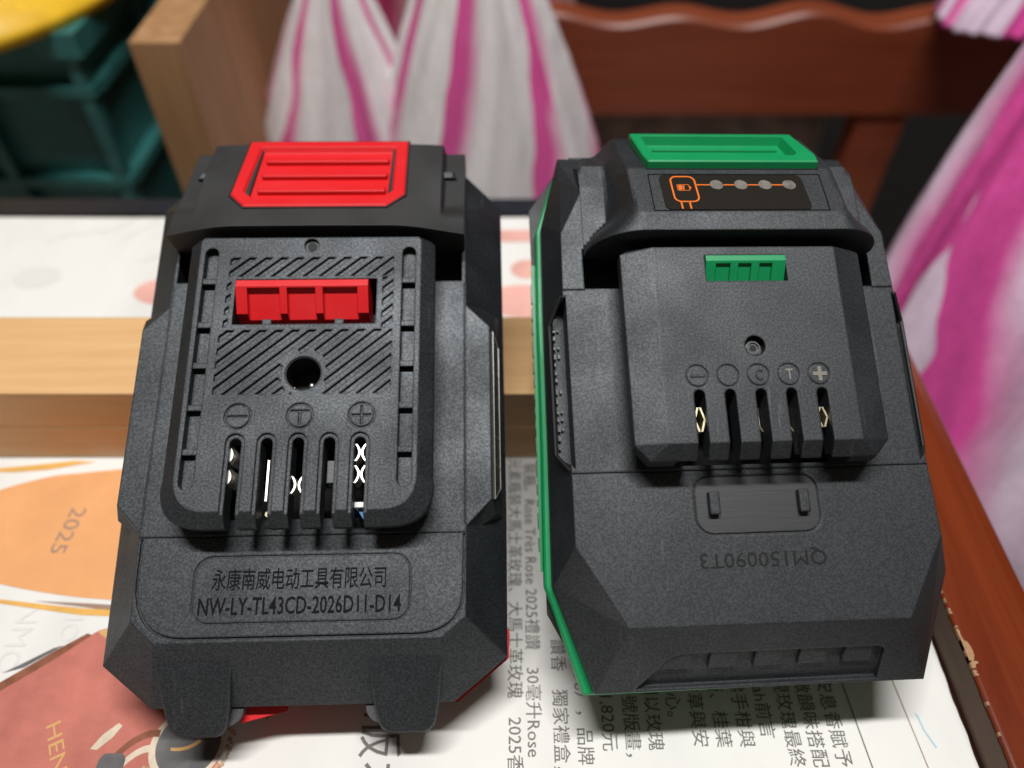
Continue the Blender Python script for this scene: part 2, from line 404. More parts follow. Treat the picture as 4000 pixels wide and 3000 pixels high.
# reddish-brown area under the left pack
decal('red_brown_patch', [(-52, 56), (-48, 60), (-30, 60), (-26, 74), (-52, 74)], M['p_red'], .045)
# faint far pictures
decal('orange_blot', cir(-112, 193, 13, 30, .55), M['p_pink'], .05)
decal('pink_blot', cir(5, 188, 16, 30, .5), M['p_pink'], .05)
decal('orange_blot', cir(5, 204, 5.5, 24, .9), M['p_pink'], .052)
decal('pink_band', [(-16, 219), (26, 219), (26, 226), (-16, 226)], M['p_pink'], .05)
decal('grey_blot', cir(-160, 200, 8, 24, .7), M['ghost'], .05)
for i in range(7):
    a = bd.uniform(-.5, .5); cx = -165 + i * 9; cy = 212 + bd.uniform(-12, 12)
    decal('faint_line', [(cx, cy), (cx + 9, cy + 9 * a + 8), (cx + 9.3, cy + 9 * a + 7.6), (cx + .3, cy - .4)], M['ghost'], .051)
# paper creases, their shade drawn as thin dark lines, and a pen mark
decal('crease_shade', [(71.9, 66), (72.15, 66), (74.1, 40), (73.8, 40)], M['print'], .06)
decal('crease_shade', [(83.0, 66), (83.2, 66), (85.2, 40), (85.0, 40)], M['printgrey'], .06)
M['pen'] = plain('pale_blue_pen', (.42, .60, .68), .7)
decal('pen_mark', [(85.6, 57.5), (86.2, 57.0), (86.6, 54), (87.8, 50.5), (87.5, 50.4), (86.2, 54), (85.9, 56.2)], M['pen'], .065)
# text columns, reading towards the viewer; (x of column, y of first character, string)
cols = [(1.0, 124, '元素瓶裝大馬士革玫瑰、大馬士革玫瑰　2025香精，但'),
        (5.0, 122.5, '裝瓶。Rose Très Rose 2025禮讚　30毫升Rose'),
        (10.6, 73.5, '讚香　獨家禮盒，包'),
        (15.5, 69.0, '，元），品牌'),
        (20.6, 71.0, '價格71,820元'),
        (25.4, 72.0, '限量編號版畫，'),
        (30.2, 72.0, '系系列以玫瑰'),
        (34.9, 69.0, '人安心。'),
        (39.6, 69.0, '、香草與安'),
        (44.4, 69.0, '薔薇、桂葉'),
        (49.2, 69.0, '、佛手柑與'),
        (53.9, 72.0, 'Ambrah前言'),
        (58.8, 69.0, '重現玫瑰最終'),
        (63.5, 69.0, '細緻韻味搭配'),
        (68.3, 69.0, '與安息香賦予')]
for x, y, s in cols:
    me = text_mesh(s, 3.75)
    wd = max(v.co.x for v in me.vertices)
    me.transform(T_((x - .3, y - wd, .07)) @ ROT); me.transform(Matrix.Scale(MM, 4))
    link('text_column', me, M['print'], paper)
text('large_character', '版', M['print'], paper, T_((-27.2, 53.0, .08)) @ ROT, size=9.5)
text('large_character', '本', M['print'], paper, T_((-27.2, 43.2, .08)) @ ROT, size=9.5)
# faint show-through lettering on the white area at left
for x, y, s, z in ((-101, 77.5, 'MO', 6), (-112, 74, 'NMO', 7)):
    text('faint_lettering', s, M['ghost'], paper, T_((x, y, .05)) @ ROT, size=z)

def paper_wave(x, y):
    f = 1 - sstep(108, 118, y) * (1 - sstep(158, 172, y))
    w_ = .45 * noise.noise((x * .022, y * .018, 4.1)) + .22 * noise.noise((x * .06, y * .035, 9.3))
    lift = 1.6 * sstep(86, 95, x) * (1 - sstep(60, 110, y)) * (.4 + .6 * noise.noise((y * .05, 2.2, 0)) ** 2)
    crease = -.35 * math.exp(-((x - 73 - .08 * (60 - y)) / 2.2) ** 2)
    return (w_ - .3 + crease) * f + lift
for ch_ in [o for o in C.objects if o.parent == paper]:
    me = ch_.data
    if not ch_.name.startswith('paper_sheet'):
        bm = bmesh.new(); bm.from_mesh(me)
        bmesh.ops.triangulate(bm, faces=bm.faces)
        for it in range(6):
            long_ = [e for e in bm.edges if e.calc_length() > .0045]
            if not long_: break
            bmesh.ops.subdivide_edges(bm, edges=long_, cuts=1); bmesh.ops.triangulate(bm, faces=[f for f in bm.faces if len(f.verts) > 3])
        bm.to_mesh(me); bm.free()
    for v in me.vertices: v.co.z += paper_wave(v.co.x / MM, v.co.y / MM) * MM

floor = mesh('floor', [(-2500, -1500, -430), (2500, -1500, -430), (2500, 2600, -430), (-2500, 2600, -430)], [(0, 1, 2, 3)],
             plain('grey_floor', (.55, .53, .49), .5, var=.2, vscale=6))
tag(floor, kind='structure')
wall = MB().box(-2500, 2500, 640, 680, -430, 1500).build('wall', plain('wall_room_shade', (.012, .010, .009), .8))  # shade beyond the chair put into this added wall's near-black colour
tag(wall, kind='structure')

# ------------------------------------------------------------------ two pine battens stacked under the packs
YB = 124.6
def batten(z0, z1, dy, label, x1):
    b_ = MB().box(-330, x1, YB + dy, YB + 27.6 + dy, z0, z1)
    o = b_.build('wooden_batten', M['pine']); tag(o, label, 'batten', 'battens propping the packs'); return o
batten(.15, 12.7, 0, 'lower of two stacked pale pine battens lying across the newspaper', 92)
batten(12.75, 25.6, .25, 'upper of two stacked pale pine battens, carrying both battery packs', 92)

# ------------------------------------------------------------------ battery packs
TILT = Matrix.Rotation(R(42), 4, 'X')
def pose(rx, ry, rz, t):
    return Matrix.Translation(Vector((0, 0, HC)) * MM) @ TILT @ Matrix.Translation(Vector(t) * MM) @ Matrix.Rotation(rz, 4, 'Z') @ Matrix.Rotation(ry, 4, 'Y') @ Matrix.Rotation(rx, 4, 'X')
def slope_frame(x, y, z, deg):
    """local axes: x across, y down the slope away from the viewer, z outwards"""
    return Matrix.Translation((x, y, z)) @ Matrix.Rotation(R(-deg), 4, 'X')
def slot_poly(x, wd, ytop, ybot, n=8):
    r_ = wd / 2
    return [(x - r_, ybot), (x + r_, ybot)] + [(x + r_ * math.cos(R(180 * i / n)), ytop - r_ + r_ * math.sin(R(180 * i / n))) for i in range(n + 1)]
def clip_pair(b, x, yc, h=1.7, gap=.12, bulge=.95, z0=-6.2, z1=-2.0, th=.28, open_=1):
    """two leaf springs bowed towards each other"""
    for sgn in (-1, 1):
        ring_in = []; ring_out = []
        n = 10
        for i in range(n + 1):
            t = -1 + 2 * i / n
            d = gap + bulge * (t * t if open_ else 1 - abs(t))
            ring_in.append((x + sgn * d, yc + h * t)); ring_out.append((x + sgn * (d + th), yc + h * t))
        poly = ring_in + list(reversed(ring_out))
        b.prism(poly, z0, z1)
def heightfield(name, xs, ys, fz, zb, mat, parent):
    V = []; F = []; nx, ny = len(xs), len(ys)
    for y in ys:
        for x in xs: V.append((x, y, fz(x, y)))
    for j in range(ny - 1):
        for i in range(nx - 1):
            a = j * nx + i; F.append((a, a + 1, a + nx + 1, a + nx))
    # walls
    border = [i for i in range(nx)] + [j * nx + nx - 1 for j in range(1, ny)] + [(ny - 1) * nx + i for i in range(nx - 2, -1, -1)] + [j * nx for j in range(ny - 2, 0, -1)]
    n0 = len(V)
    for i in border: V.append((V[i][0], V[i][1], zb))
    k = len(border)
    for i in range(k):
        j = (i + 1) % k; F.append((border[i], n0 + i, n0 + j, border[j]))
    F.append(tuple(n0 + i for i in range(k)))
    o = mesh(name, V, F, mat, parent)
    nt_ = (nx - 1) * (ny - 1)
    for q, p in enumerate(o.data.polygons):
        p.use_smooth = True
    o.data.set_sharp_from_angle(angle=R(28))
    return o
def lerp_tab(tab, y):
    for (a, za), (b, zb) in zip(tab, tab[1:]):
        if y <= b: return za + (zb - za) * max(0, (y - a)) / (b - a)
    return tab[-1][1]

# ================= LEFT PACK: black with red latch
PLX = pose(R(-19.1949), R(1.79256), R(.74443), (-41.4169, -6.1608, -150.0073))
LP = empty('battery_pack'); LP.matrix_world = PLX
tag(LP, 'black battery pack with red latch button and hatched terminal plate, feet at the front', 'battery pack', 'tool battery packs')
ZB = -9.5
def ring3(poly, z): return [(x, y, z) for x, y in poly]
shell_bot = [(-29.5, -53.4), (29.5, -53.4), (40.0, -45.3), (40.4, -16), (40.4, 38), (40.4, 58), (31.8, 67.5), (-31.8, 67.5), (-40.4, 58), (-40.4, 38), (-40.4, -16), (-40.0, -45.3)]
shell_top = [(-26.8, -41.6), (27.2, -41.6), (31.9, -37.7), (32.0, -20), (32.0, 34), (32.0, 52), (29.0, 62), (-29.0, 62), (-32.0, 52), (-32.0, 34), (-32.0, -20), (-31.6, -37.5)]
body = MB().loft([ring3(inset(shell_bot, 1.2), -22.5), ring3(shell_bot, -21.2), ring3(shell_bot, -19.2), ring3(shell_top, ZB)])
well = MB().box(-31.3, 31.3, 33.7, 42.5, -17, 5)
cav = MB().box(-15.5, 15.5, -18.5, -2.5, -16, -5)
back = MB().box(-30.9, 30.9, 42.4, 60.5, -17, 5)
# moulded panel line and label frame
pan = arc((-31.3, -22), (-31.3, -31), (-31.1, -32.4), 3) + arc((-30.9, -33), (-29.5, -40.8), (-21, -40.8), 10) + arc((22, -40.8), (31, -40.8), (31.5, -33), 10) + [(31.7, -22)]
groove = MB()
def polyline(b, pts, wd, z0, z1):
    n = len(pts); L_ = []; Rr = []
    for i in range(n):
        a = Vector(pts[max(i - 1, 0)]); c = Vector(pts[min(i + 1, n - 1)]); d = (c - a).normalized(); nn = Vector((-d.y, d.x)) * wd / 2
        p = Vector(pts[i]); L_.append(p + nn); Rr.append(p - nn)
    poly = [tuple(q) for q in L_] + [tuple(q) for q in reversed(Rr)]
    b.prism(poly, z0, z1)
polyline(groove, pan, .42, ZB - .5, ZB + 1)
g2 = MB(); g2.box(-31.9, 31.9, -21.85, -21.65, ZB - .25, ZB + 1)
g3 = MB(); band(g3, rrect(-20.4, 21.2, -38.2, -25.7, 3.4), .36, ZB - .22, ZB + 1)
g4 = MB(); g4.box(31.75, 31.95, -20, 33, ZB - .3, ZB + 1); g4.box(-31.95, -31.75, -20, 33, ZB - .3, ZB + 1)
shellL = cut(body, [well, back, cav, groove, g2, g3, g4], 'upper_shell', M['black'], LP)
# side shoulders (flat at the top, sloping to the rim), the near end cut on the slant
for s in (-1, 1):
    f = lambda x: s * x
    r0 = [(f(31.6), -22.0, -16), (f(38.6), -17.2, -16), (f(39.6), -17.2, -20), (f(39.6), 28, -20), (f(38.6), 28, -16), (f(31.6), 31, -16)]
    top = [(f(32.05), -20.6), (f(37.2), -15.2), (f(37.2), 22.6), (f(32.05), 27.8)]
    mid = [(f(32.05), -22.5), (f(38.4), -17.6), (f(38.6), 26.5), (f(32.05), 31.0)]
    low = [(f(32.05), -22.5), (f(39.9), -17.8), (f(39.9), 28.5), (f(32.05), 32.0)]
    MB().loft([ring3(low, -20.2), ring3(mid, -13.4), ring3(top, ZB - .02)]).build('side_shoulder', M['black'], LP)
# clear side window on the right shoulder (in the sloping face between x 37.2 and 38.5)
wn = MB()
def side_pt(y, t): return (37.25 + 1.3 * t + .06, y, ZB - .3 - 3.6 * t)
wv = [side_pt(21.5, .1), side_pt(18.8, 1.0), side_pt(-12.5, 1.0), side_pt(-15.2, .1)]
wn.add(wv + [(x + .5, y, z + .35) for x, y, z in wv], [(0, 1, 2, 3), (4, 5, 6, 7), (0, 1, 5, 4), (1, 2, 6, 5), (2, 3, 7, 6), (3, 0, 4, 7)])
win = wn.build('charge_window', M['windowclear'], LP)
fr = MB(); q = [Vector(v) + Vector((.55, 0, .4)) for v in wv]
fr.tube(q + [q[0]], .10, 6); fr.build('window_edge', M['frame'], win)
for yy in (12, -2, -8):
    MB().tube([Vector(side_pt(yy, .15)) + Vector((.55, 0, .4)), Vector(side_pt(yy - .4, .95)) + Vector((.55, 0, .4))], .08, 6).build('window_bar', M['frame'], win)

# terminal plate
out = [(-25.8, 38.6), (-25.8, -12)] + arc((-26.0, -13.5), (-26, -21.4), (-17.5, -21.4), 8) + arc((17.5, -21.4), (26, -21.4), (26.0, -13.5), 8) + [(25.8, -12), (25.8, 38.6), (24.6, 39.6), (-24.6, 39.6)]
inn = [(-23.0, 38.6), (-22.9, -11.4)] + arc((-22.9, -12.5), (-22.4, -18.4), (-16.5, -18.6), 8) + arc((16.5, -18.6), (22.4, -18.4), (22.9, -12.5), 8) + [(22.9, -11.4), (23.0, 38.6), (22.4, 39.4), (-22.4, 39.4)]
plate = MB().loft([ring3(out, -4.6), ring3(out, -2.3), ring3(inn, 0)])
c_slot = MB(); c_led = MB()
SX = [-12.0, -6.0, 0.0, 6.0, 11.9]
for x in SX:
    c_slot.prism(slot_poly(x, 2.25, -4.3, -30), -8, 3)
for x in SX:
    c_led.prism(slot_poly(x, 3.7, -3.4, -30), -.45, 3)
c_tr = MB()
for s in (-1, 1):
    x = s * 20.55
    p_ = rrect(x - 1.4, x + 1.4, -14.3, 37.0, 1.39, 6)
    c_tr.prism(p_, -1.9, 3)
c_win = MB().box(-15.0, 14.0, 19.5, 29.6, -8, 3)
c_jack = MB().cyl(.1, 8.8, 3.6, -8, 3, 36)
c_scr = MB().cyl(0, 37.6, 1.5, -.8, 3, 24)
# slanting hatch grooves, clipped to their fields
def clip_half(poly, nx, ny, d):
    out_ = []
    for i in range(len(poly)):
        a, b2 = poly[i], poly[(i + 1) % len(poly)]
        fa = nx * a[0] + ny * a[1] - d; fb = nx * b2[0] + ny * b2[1] - d
        if fa <= 0: out_.append(a)
        if (fa < 0 < fb) or (fb < 0 < fa):
            t = fa / (fa - fb); out_.append((a[0] + (b2[0] - a[0]) * t, a[1] + (b2[1] - a[1]) * t))
    return out_
def clip_box(poly, x0, x1, y0, y1):
    for nx, ny, d in ((1, 0, x1), (-1, 0, -x0), (0, 1, y1), (0, -1, -y0)):
        poly = clip_half(poly, nx, ny, d)
        if len(poly) < 3: return []
    return poly
c_hat = MB()
fields = [(-16.6, 17.4, 30.3, 34.7), (-16.8, -15.9, 18.6, 30.0), (15.2, 17.4, 18.6, 30.0), (-17.4, 17.4, 4.5, 18.2)]
pitch = 2.12; gw = 1.05
for k in range(-30, 31):
    # line direction (1,1): coordinate along the normal (1,-1)/sqrt2
    c0 = k * pitch
    for fi, (x0, x1, y0, y1) in enumerate(fields):
        cx = 0; a = 60
        nx_, ny_ = .643, -.766
        dx, dy = .766, .643
        ctr = (nx_ * c0, 17 + ny_ * c0)
        poly = [(ctr[0] + sx * a * dx + sy * gw / 2 * nx_, ctr[1] + sx * a * dy + sy * gw / 2 * ny_) for sx, sy in ((-1, -1), (1, -1), (1, 1), (-1, 1))]
        poly = clip_box(poly, x0, x1, y0, y1)
        if len(poly) < 3: continue
        if fi == 3:
            # split round the jack's collar: cut the strip into short pieces and drop those inside
            n_ = 60; seg = []
            def inside(px, py): return (px - .1) ** 2 + (py - 8.8) ** 2 < 4.7 ** 2
            ts = [(-a + 2 * a * q / 240) for q in range(241)]
            run = []
            runs = []
            for t in ts:
                px, py = ctr[0] + t * dx, ctr[1] + t * dy
                if inside(px, py):
                    if run: runs.append(run); run = []
                else: run.append(t)
            if run: runs.append(run)
            for rn in runs:
                p2 = [(ctr[0] + t * dx + sy * gw / 2 * nx_, ctr[1] + t * dy + sy * gw / 2 * ny_) for t, sy in ((rn[0], -1), (rn[-1], -1), (rn[-1], 1), (rn[0], 1))]
                p2 = clip_box(p2, x0, x1, y0, y1)
                if len(p2) >= 3: c_hat.prism(p2, -.55, 1)
        else:
            c_hat.prism(poly, -.55, 1)
c_sym = MB()
for x in (-12.0, 0, 12.0):
    c_sym.ring(x, 0, 2.28, 2.66, -.3, 1)
c_s2 = MB(); c_s2.box(-13.9, -10.1, -.2, .2, -.3, 1)
c_s2.box(-1.8, 1.8, .85, 1.2, -.3, 1); c_s2.box(-.25, .25, -1.8, .851, -.3, 1)
c_s2.prism([(12 - 1.9, -.2), (12 - .2, -.2), (12 - .2, -1.9), (12.2, -1.9), (12.2, -.2), (13.9, -.2), (13.9, .2), (12.2, .2), (12.2, 1.9), (11.8, 1.9), (11.8, .2), (10.1, .2)], -.3, 1)
plateL = cut(plate, [c_slot, c_led, c_tr, c_win, c_jack, c_scr, c_hat, c_sym, c_s2], 'terminal_plate', M['black'], LP)
for s in (-1, 1):
    for y in (29.4, 19.6, 10.8, 2.0, -6.9):
        MB().box(s * 20.55 - 1.4, s * 20.55 + 1.4, y - .62, y + .62, -1.95, -.35).build('track_bar', M['black'], plateL)
jr = MB(); jr.ring(.1, 8.8, 3.61, 4.45, -.5, -.02, 40); jr.ring(.1, 8.8, 3.4, 3.62, -7, -.25, 40); jr.build('jack_collar', M['blacks'], LP)
jk = MB(); jk.cyl(.1, 8.8, 3.4, -9.4, -8.2, 30); jk.build('jack_floor', M['hole'], LP)
pin = MB(); pin.cyl(.9, 7.7, .62, -8.3, -4.6, 16); pin.cyl(.9, 7.7, .62, -4.6, -4.15, 16, r1=.3); pin.build('jack_pin', M['metal'], LP, True)
sp_ = MB(); sp_.prism([(-3.0, 7.0), (-2.2, 6.2), (-1.2, 5.9), (-1.3, 6.3), (-2.0, 6.7), (-2.7, 7.5)], -8.3, -4.9); sp_.build('jack_spring', M['brass'], LP)
scw = MB(); scw.cyl(0, 37.6, 1.0, -1.2, -.72, 20); scw.build('plate_screw', M['hole'], LP)
# neck under the plate
nk = MB().prism([(-22.3, -16.0), (22.3, -16.0), (22.3, 39.5), (-22.3, 39.5)], ZB - .4, -4.55)
cut(nk, [MB().box(-15.4, 15.4, -30, -2.6, -12, 0), MB().box(-14.6, 13.6, 19.8, 29.3, -12, 0), MB().cyl(.1, 8.8, 3.5, -12, 0, 30)], 'plate_neck', M['blacks'], LP)
MB().box(-15.3, 15.3, -18.3, -2.6, -15.9, -15.4).build('slot_floor', M['hole'], LP)
# contacts in the five slots
for x, ys_ in ((-12.0, (-7.3, -11.6)), (0.0, (-13.3,)), (11.9, (-7.1, -11.4))):
    for yc in ys_:
        b_ = MB()
        if x < -1:
            # bulging solid leaves seen from above
            for sg, wd_ in ((-1, .95), (1, .42)):
                lens = [(x + sg * (1.12 - wd_ * (1 - t * t)), yc + 1.75 * t) for t in [-1 + .2 * q for q in range(11)]] + [(x + sg * 1.12, yc + 1.75), (x + sg * 1.12, yc - 1.75)]
                mid_ = [(px * .55 + (x + sg * 1.1) * .45, py * .8 + yc * .2) for px, py in lens]
                b_.loft([ring3(lens, -6.5), ring3(lens, -2.6), ring3(mid_, -1.5)])
        else:
            clip_pair(b_, x, yc, h=1.7, gap=.06 if x else .16, bulge=.75, z0=-6.5, z1=-1.7, th=.4)
        b_.build('contact_clip', M['metal'], LP, False)
MB().box(-6.15, -5.75, -16.2, -8.2, -7, -2.6).build('contact_blade', M['metal'], LP)
MB().cyl(-6.2, -18.2, .55, -8, -5.5, 16).build('solder_dot', M['brass'], LP)
MB().box(5.3, 6.7, -12.8, -8.4, -7, -3.0).build('contact_holder', M['grey'], LP)
MB().box(10.9, 12.9, -17.6, -16.6, -8.6, -3.0).build('contact_end', M['white'], LP)
MB().prism([(11.2, -17.7), (12.9, -17.7), (12.9, -19.6), (12.4, -19.6)], -8.6, -4.4).build('wire_insulation', M['blue'], LP)
# red locking tab
tb = MB()
sec = [(28.9, -6.5), (28.9, 1.1), (27.5, 1.4), (22.3, -1.1), (20.5, -5.2), (20.5, -6.5)]
tb.loft([[(x, y, z) for y, z in sec] for x in (-14.6, 12.4)])
pk = MB()
fr_t = Matrix.Translation((0, 27.5, 1.4)) @ Matrix.Rotation(math.atan2(2.5, 5.2), 4, 'X')   # y axis runs back up the slope
Ls = math.hypot(7.8, 4.85)
for x0, x1 in ((-12.3, -5.7), (-4.2, 1.6), (3.1, 10.2)):
    pk.box(x0, x1, -12, -.45, -1.15, 2, fr_t)
tabL = cut(tb, [pk], 'locking_tab', M['red'], LP)
for x in (-8.0, 6.6):
    MB().box(x - .9, x + .9, 19.35, 20.6, -1.2, -.05).build('tab_stop', M['black'], LP)
# label
text('maker_lettering', '永康南威电动工具有限公司', M['ink'], LP, T_((-.2, -30.0, ZB + .06)), size=3, width=33.4, height=4.1, depth=.05, bold=.008)
text('code_lettering', 'NW-LY-TL43CD-2026D11-D14', M['ink'], LP, T_((.2, -35.0, ZB + .06)), size=3, width=38.6, height=3.3, depth=.05, bold=.03)
# hood (latch housing)
def hoodz(x, y):
    ax = abs(x)
    flat = 1.4 - .404 * (y - 41.5)
    drop = lerp_tab([(0, 0), (17, .1), (20, .45), (23, 1.15), (26, 2.1), (29, 3.1), (32.5, 4.2)], ax)
    if ax < 14.5 and 50.5 < y < 70.0: return flat - 3.0
    z = flat - drop * (1 - .75 * sstep(42, 60, y))
    t = sstep(26.8, 27.5, ax) * sstep(46, 51, y)
    return z * (1 - t) + (flat - 4.2) * t
xs = sorted([-32 + i * (64 / 80) for i in range(81)] + [q * k_ for q in (26.6, 26.8, 27.0, 27.3, 27.5) for k_ in (-1, 1)])
ys = [41.5 + i * (29 / 40) for i in range(41)]
heightfield('latch_housing', xs, ys, hoodz, -20, M['hood'], LP)
# release button on the slope
FB = slope_frame(0, 41.5, .95, 22)
bo = [(-15.5, 6.2), (15.2, 6.2), (19.0, 10.5), (18.6, 31.7), (-18.5, 31.7), (-19.1, 10.5)]
btn = MB().loft([ring3(bo, -3), ring3(bo, .6), ring3(inset(bo, .35), .9)], FB)
bi = [(-14.2, 8.6), (14.0, 8.6), (16.6, 11.6), (16.3, 29.4), (-16.0, 29.4), (-16.8, 11.6)]
bt2 = MB().loft([ring3(inset(bi, 1.1), -.25), ring3(inset(bi, -.1), 1.2)], FB)
button = cut(btn, [bt2], 'release_button', M['red'], LP)
for s_ in (12.4, 18.2, 24.0):
    p_ = rrect(-13.6, 14.6, s_ - .95, s_ + .95, .4, 2)
    MB().loft([ring3(p_, -.6), ring3(p_, .6), ring3(inset(p_, .22), .85)], FB).build('grip_rib', M['red'], button)
gp = MB(); band(gp, inset(bo, -.15), .5, -1.2, .56, FB); gp.build('button_gap', M['hole'], LP)
# front feet
for cx in (-20.1, 20.2):
    o_ = [(-7.6, -44.6, -12.6), (7.6, -44.6, -12.6)]
    rings = []
    top = [(cx - 7.6, -45.0, -13.4), (cx + 7.6, -45.0, -13.4)]
    # outline of the front plate of the foot in its own sloping plane
    FF = Matrix.Translation((cx, -45.2, -13.2)) @ Matrix.Rotation(R(29), 4, 'X')
    ol = [(-7.5, 2.0), (-6.1, -10.5)] + arc((-5.6, -13.0), (-5.0, -15.0), (-3.2, -15.3), 5) + arc((3.2, -15.3), (5.0, -15.0), (5.6, -13.0), 5) + [(6.1, -10.5), (7.5, 2.0)]
    MB().loft([ring3([(x * .96, y + (.8 if y < 0 else 0)) for x, y in ol], -6.0), ring3(ol, -1.4), ring3(ol, .4), ring3(inset(list(reversed(ol)), .0), .75) if False else ring3([(x * .94, y + (.35 if y < 0 else 0)) for x, y in ol], .8)], FF).build('front_foot', M['black'], LP)
# lower shell (mostly hidden)
lw0 = [(-33, -47.5), (33, -47.5), (36.5, -43), (36.8, 56), (30, 64), (-30, 64), (-36.8, 56), (-36.5, -43)]
def zbot(y): return -36.6 + (y + 48) * (.75 / 64)
lower = MB().loft([[(x * .97, y, zbot(y)) for x, y in inset(lw0, 1.0)], [(x, y, zbot(y) + 2) for x, y in lw0], ring3([(x * 1.05, y * 1.03) for x, y in lw0], -24), ring3([(x * 1.07, y * 1.045) for x, y in lw0], -22.4)])
lower.build('lower_shell', M['blacks'], LP)
# red band below the rim and the grey posts behind the feet
rimr = MB().loft([ring3(inset(shell_bot, 1.0), -23.8), ring3(inset(shell_bot, .5), -22.4)])
rimr.build('red_trim', M['red'], LP)
MB().loft([[(28.6, -53.0, z), (29.9, -53.75, z), (40.35, -45.6, z), (40.55, -40, z), (39.6, -40, z), (38.8, -45, z)] for z in (-23.2, -21.3)]).build('red_trim', M['red'], LP)
for cx in (-17.5, 17.5):
    MB().loft([ring3(rrect(cx - 5.4, cx + 5.4, -53.5, -43, 3.5), -33.4), ring3(rrect(cx - 6, cx + 6, -56.0, -43, 3.5), -27), ring3(rrect(cx - 5.6, cx + 5.6, -57, -43, 3.2), -20)]).build('foot_post', M['grey'], LP)
MB().loft([[(-14, -50, -31), (-5, -48, -30), (-3.5, -44, -30), (-14, -44, -31)], [(-13, -56.2, -27.5), (-6.2, -54.6, -26), (-3.6, -46, -26), (-13, -46, -27.5)], [(-13, -56.6, -22.6), (-4, -54.6, -22.6), (-2.6, -46, -22.6), (-13, -46, -22.6)]]).build('red_inlay', M['red'], LP)

# ================= RIGHT PACK: black with green latch
PRX = pose(R(-14.97444), R(4.31451), R(1.09757), (46.50672, 1.76083, -144.88533))
RP = empty('battery_pack'); RP.matrix_world = PRX
tag(RP, 'black battery pack with green latch button, green rim and charge indicator sticker', 'battery pack', 'tool battery packs')
ZR = -9.0
rb = [(-31.8, -57.0), (33.0, -57.2), (41.4, -37), (41.2, -10), (40.6, 20), (39.4, 40), (33, 56.5), (-33, 56.5), (-37.4, 40), (-37.9, 20), (-38.3, -10), (-38.8, -37)]
grim = [(-33.6, -57.6), (33.0, -57.5), (41.2, -37), (41.0, -10), (40.4, 20), (39.2, 40), (33, 56), (-33, 56), (-38.4, 40), (-39.0, 20), (-39.4, -10), (-40.1, -37)]
rt = [(-26.4, -45.0), (27.2, -45.3), (36.0, -30.1), (35.6, -16), (34.9, 21), (34.6, 33.5), (29.9, 43), (-29.9, 43), (-34.6, 33.5), (-34.9, 21), (-35.2, -16), (-35.3, -30.1)]
body = MB().loft([ring3(inset(rb, .8), -22), ring3(rb, -21), ring3(rb, -18.2), ring3(rt, ZR)])
wells = MB(); wells.box(-30.4, -22.0, 21.3, 30, -17, 3); wells.box(22.0, 30.6, 21.3, 30, -17, 3); 
midw = MB().box(-22.5, 22.5, 21.5, 30, -17, 3)
cav = MB().box(-15.3, 15.6, -15.5, -2.0, -16, -5)
seam = MB(); seam.box(-36, 36.4, -16.6, -16.35, ZR - .25, ZR + 1)
seam2 = MB(); seam2.box(-36, -30.3, 20.95, 21.2, ZR - .25, ZR + 1); seam2.box(30.3, 36, 20.95, 21.2, ZR - .25, ZR + 1)
pg = MB(); band(pg, rrect(-11.9, 12.5, -28.7, -17.75, 3.2), .3, ZR - .25, ZR + 1)
# vent recess in the sloping front face
fy0, fz0, fy1, fz1 = -45.15, ZR, -57.1, -18.2
fang = math.atan2(fz0 - fz1, fy0 - fy1)          # face rises towards the back
FR = Matrix.Translation((0, fy0, fz0)) @ Matrix.Rotation(fang, 4, 'X')
FL = math.hypot(fy0 - fy1, fz0 - fz1)
vo = [(-24.2, -FL + .6), (23.3, -FL + .6)] + arc((23.5, -8.6), (24.0, -6.3), (21.6, -6.3), 5) + arc((-14.6, -6.3), (-18.0, -6.3), (-19.6, -8.8), 5)
vent = MB().loft([ring3(vo, -1.2), ring3([(x, y) for x, y in vo], 1)], FR)
# side window pockets
def side_pocket(s):
    f = lambda x: s * x
    y0, y1 = -15.6, 20.0
    P = [(f(34.4), y0), (f(38.2), y0 + 4.2), (f(38.2), y1 - 5.5), (f(34.4), y1)]
    return MB().prism(P, -14.2, 2)
cutp = [wells, midw, cav, seam, seam2, pg, vent, side_pocket(-1), side_pocket(1)]
shellR = cut(body, cutp, 'upper_shell', M['black2'], RP)
for i in range(5):
    x0 = -20.2 + i * 8.75; x1 = x0 + 6.6
    if i == 4: x1 = x0 + 6.9
    P0 = [(x0 + (-1.4 if i == 0 else 0.9), -10.4), (x1, -10.4), (x1, -6.5), (x0 + 1.2, -6.5)]
    MB().loft([ring3(P0, -1.25), ring3([(x + (.15 if q in (0, 3) else -.15), y + (.2 if q < 2 else -.1)) for q, (x, y) in enumerate(P0)], -.45)], FR).build('vent_block', M['black2'], shellR)
for s in (-1, 1):
    f = lambda x: s * x
    pts = [(f(35.3), -15.9, -9.6), (f(37.6), -12.2, -12.4), (f(37.6), 14.5, -12.4), (f(35.3), 20.0, -9.6)]
    MB().tube(pts, .42, 8).build('pocket_rim', M['blacks'], shellR)
    if s == -1:
        rl = random.Random(5)
        lm = MB()
        y = -11.0
        while y < 14:
            hgt = rl.choice((1.4, 1.1, .7, 1.6)); 
            lm.box(-36.8, -36.8 + rl.uniform(.25, .55), y, y + hgt * .55, -14.3, -13.3)
            if rl.random() < .6: lm.box(-36.0, -35.6, y + .2, y + hgt * .6, -14.3, -13.4)
            y += hgt + rl.uniform(.25, 1.1)
        lm.build('raised_lettering', M['letter'], shellR)
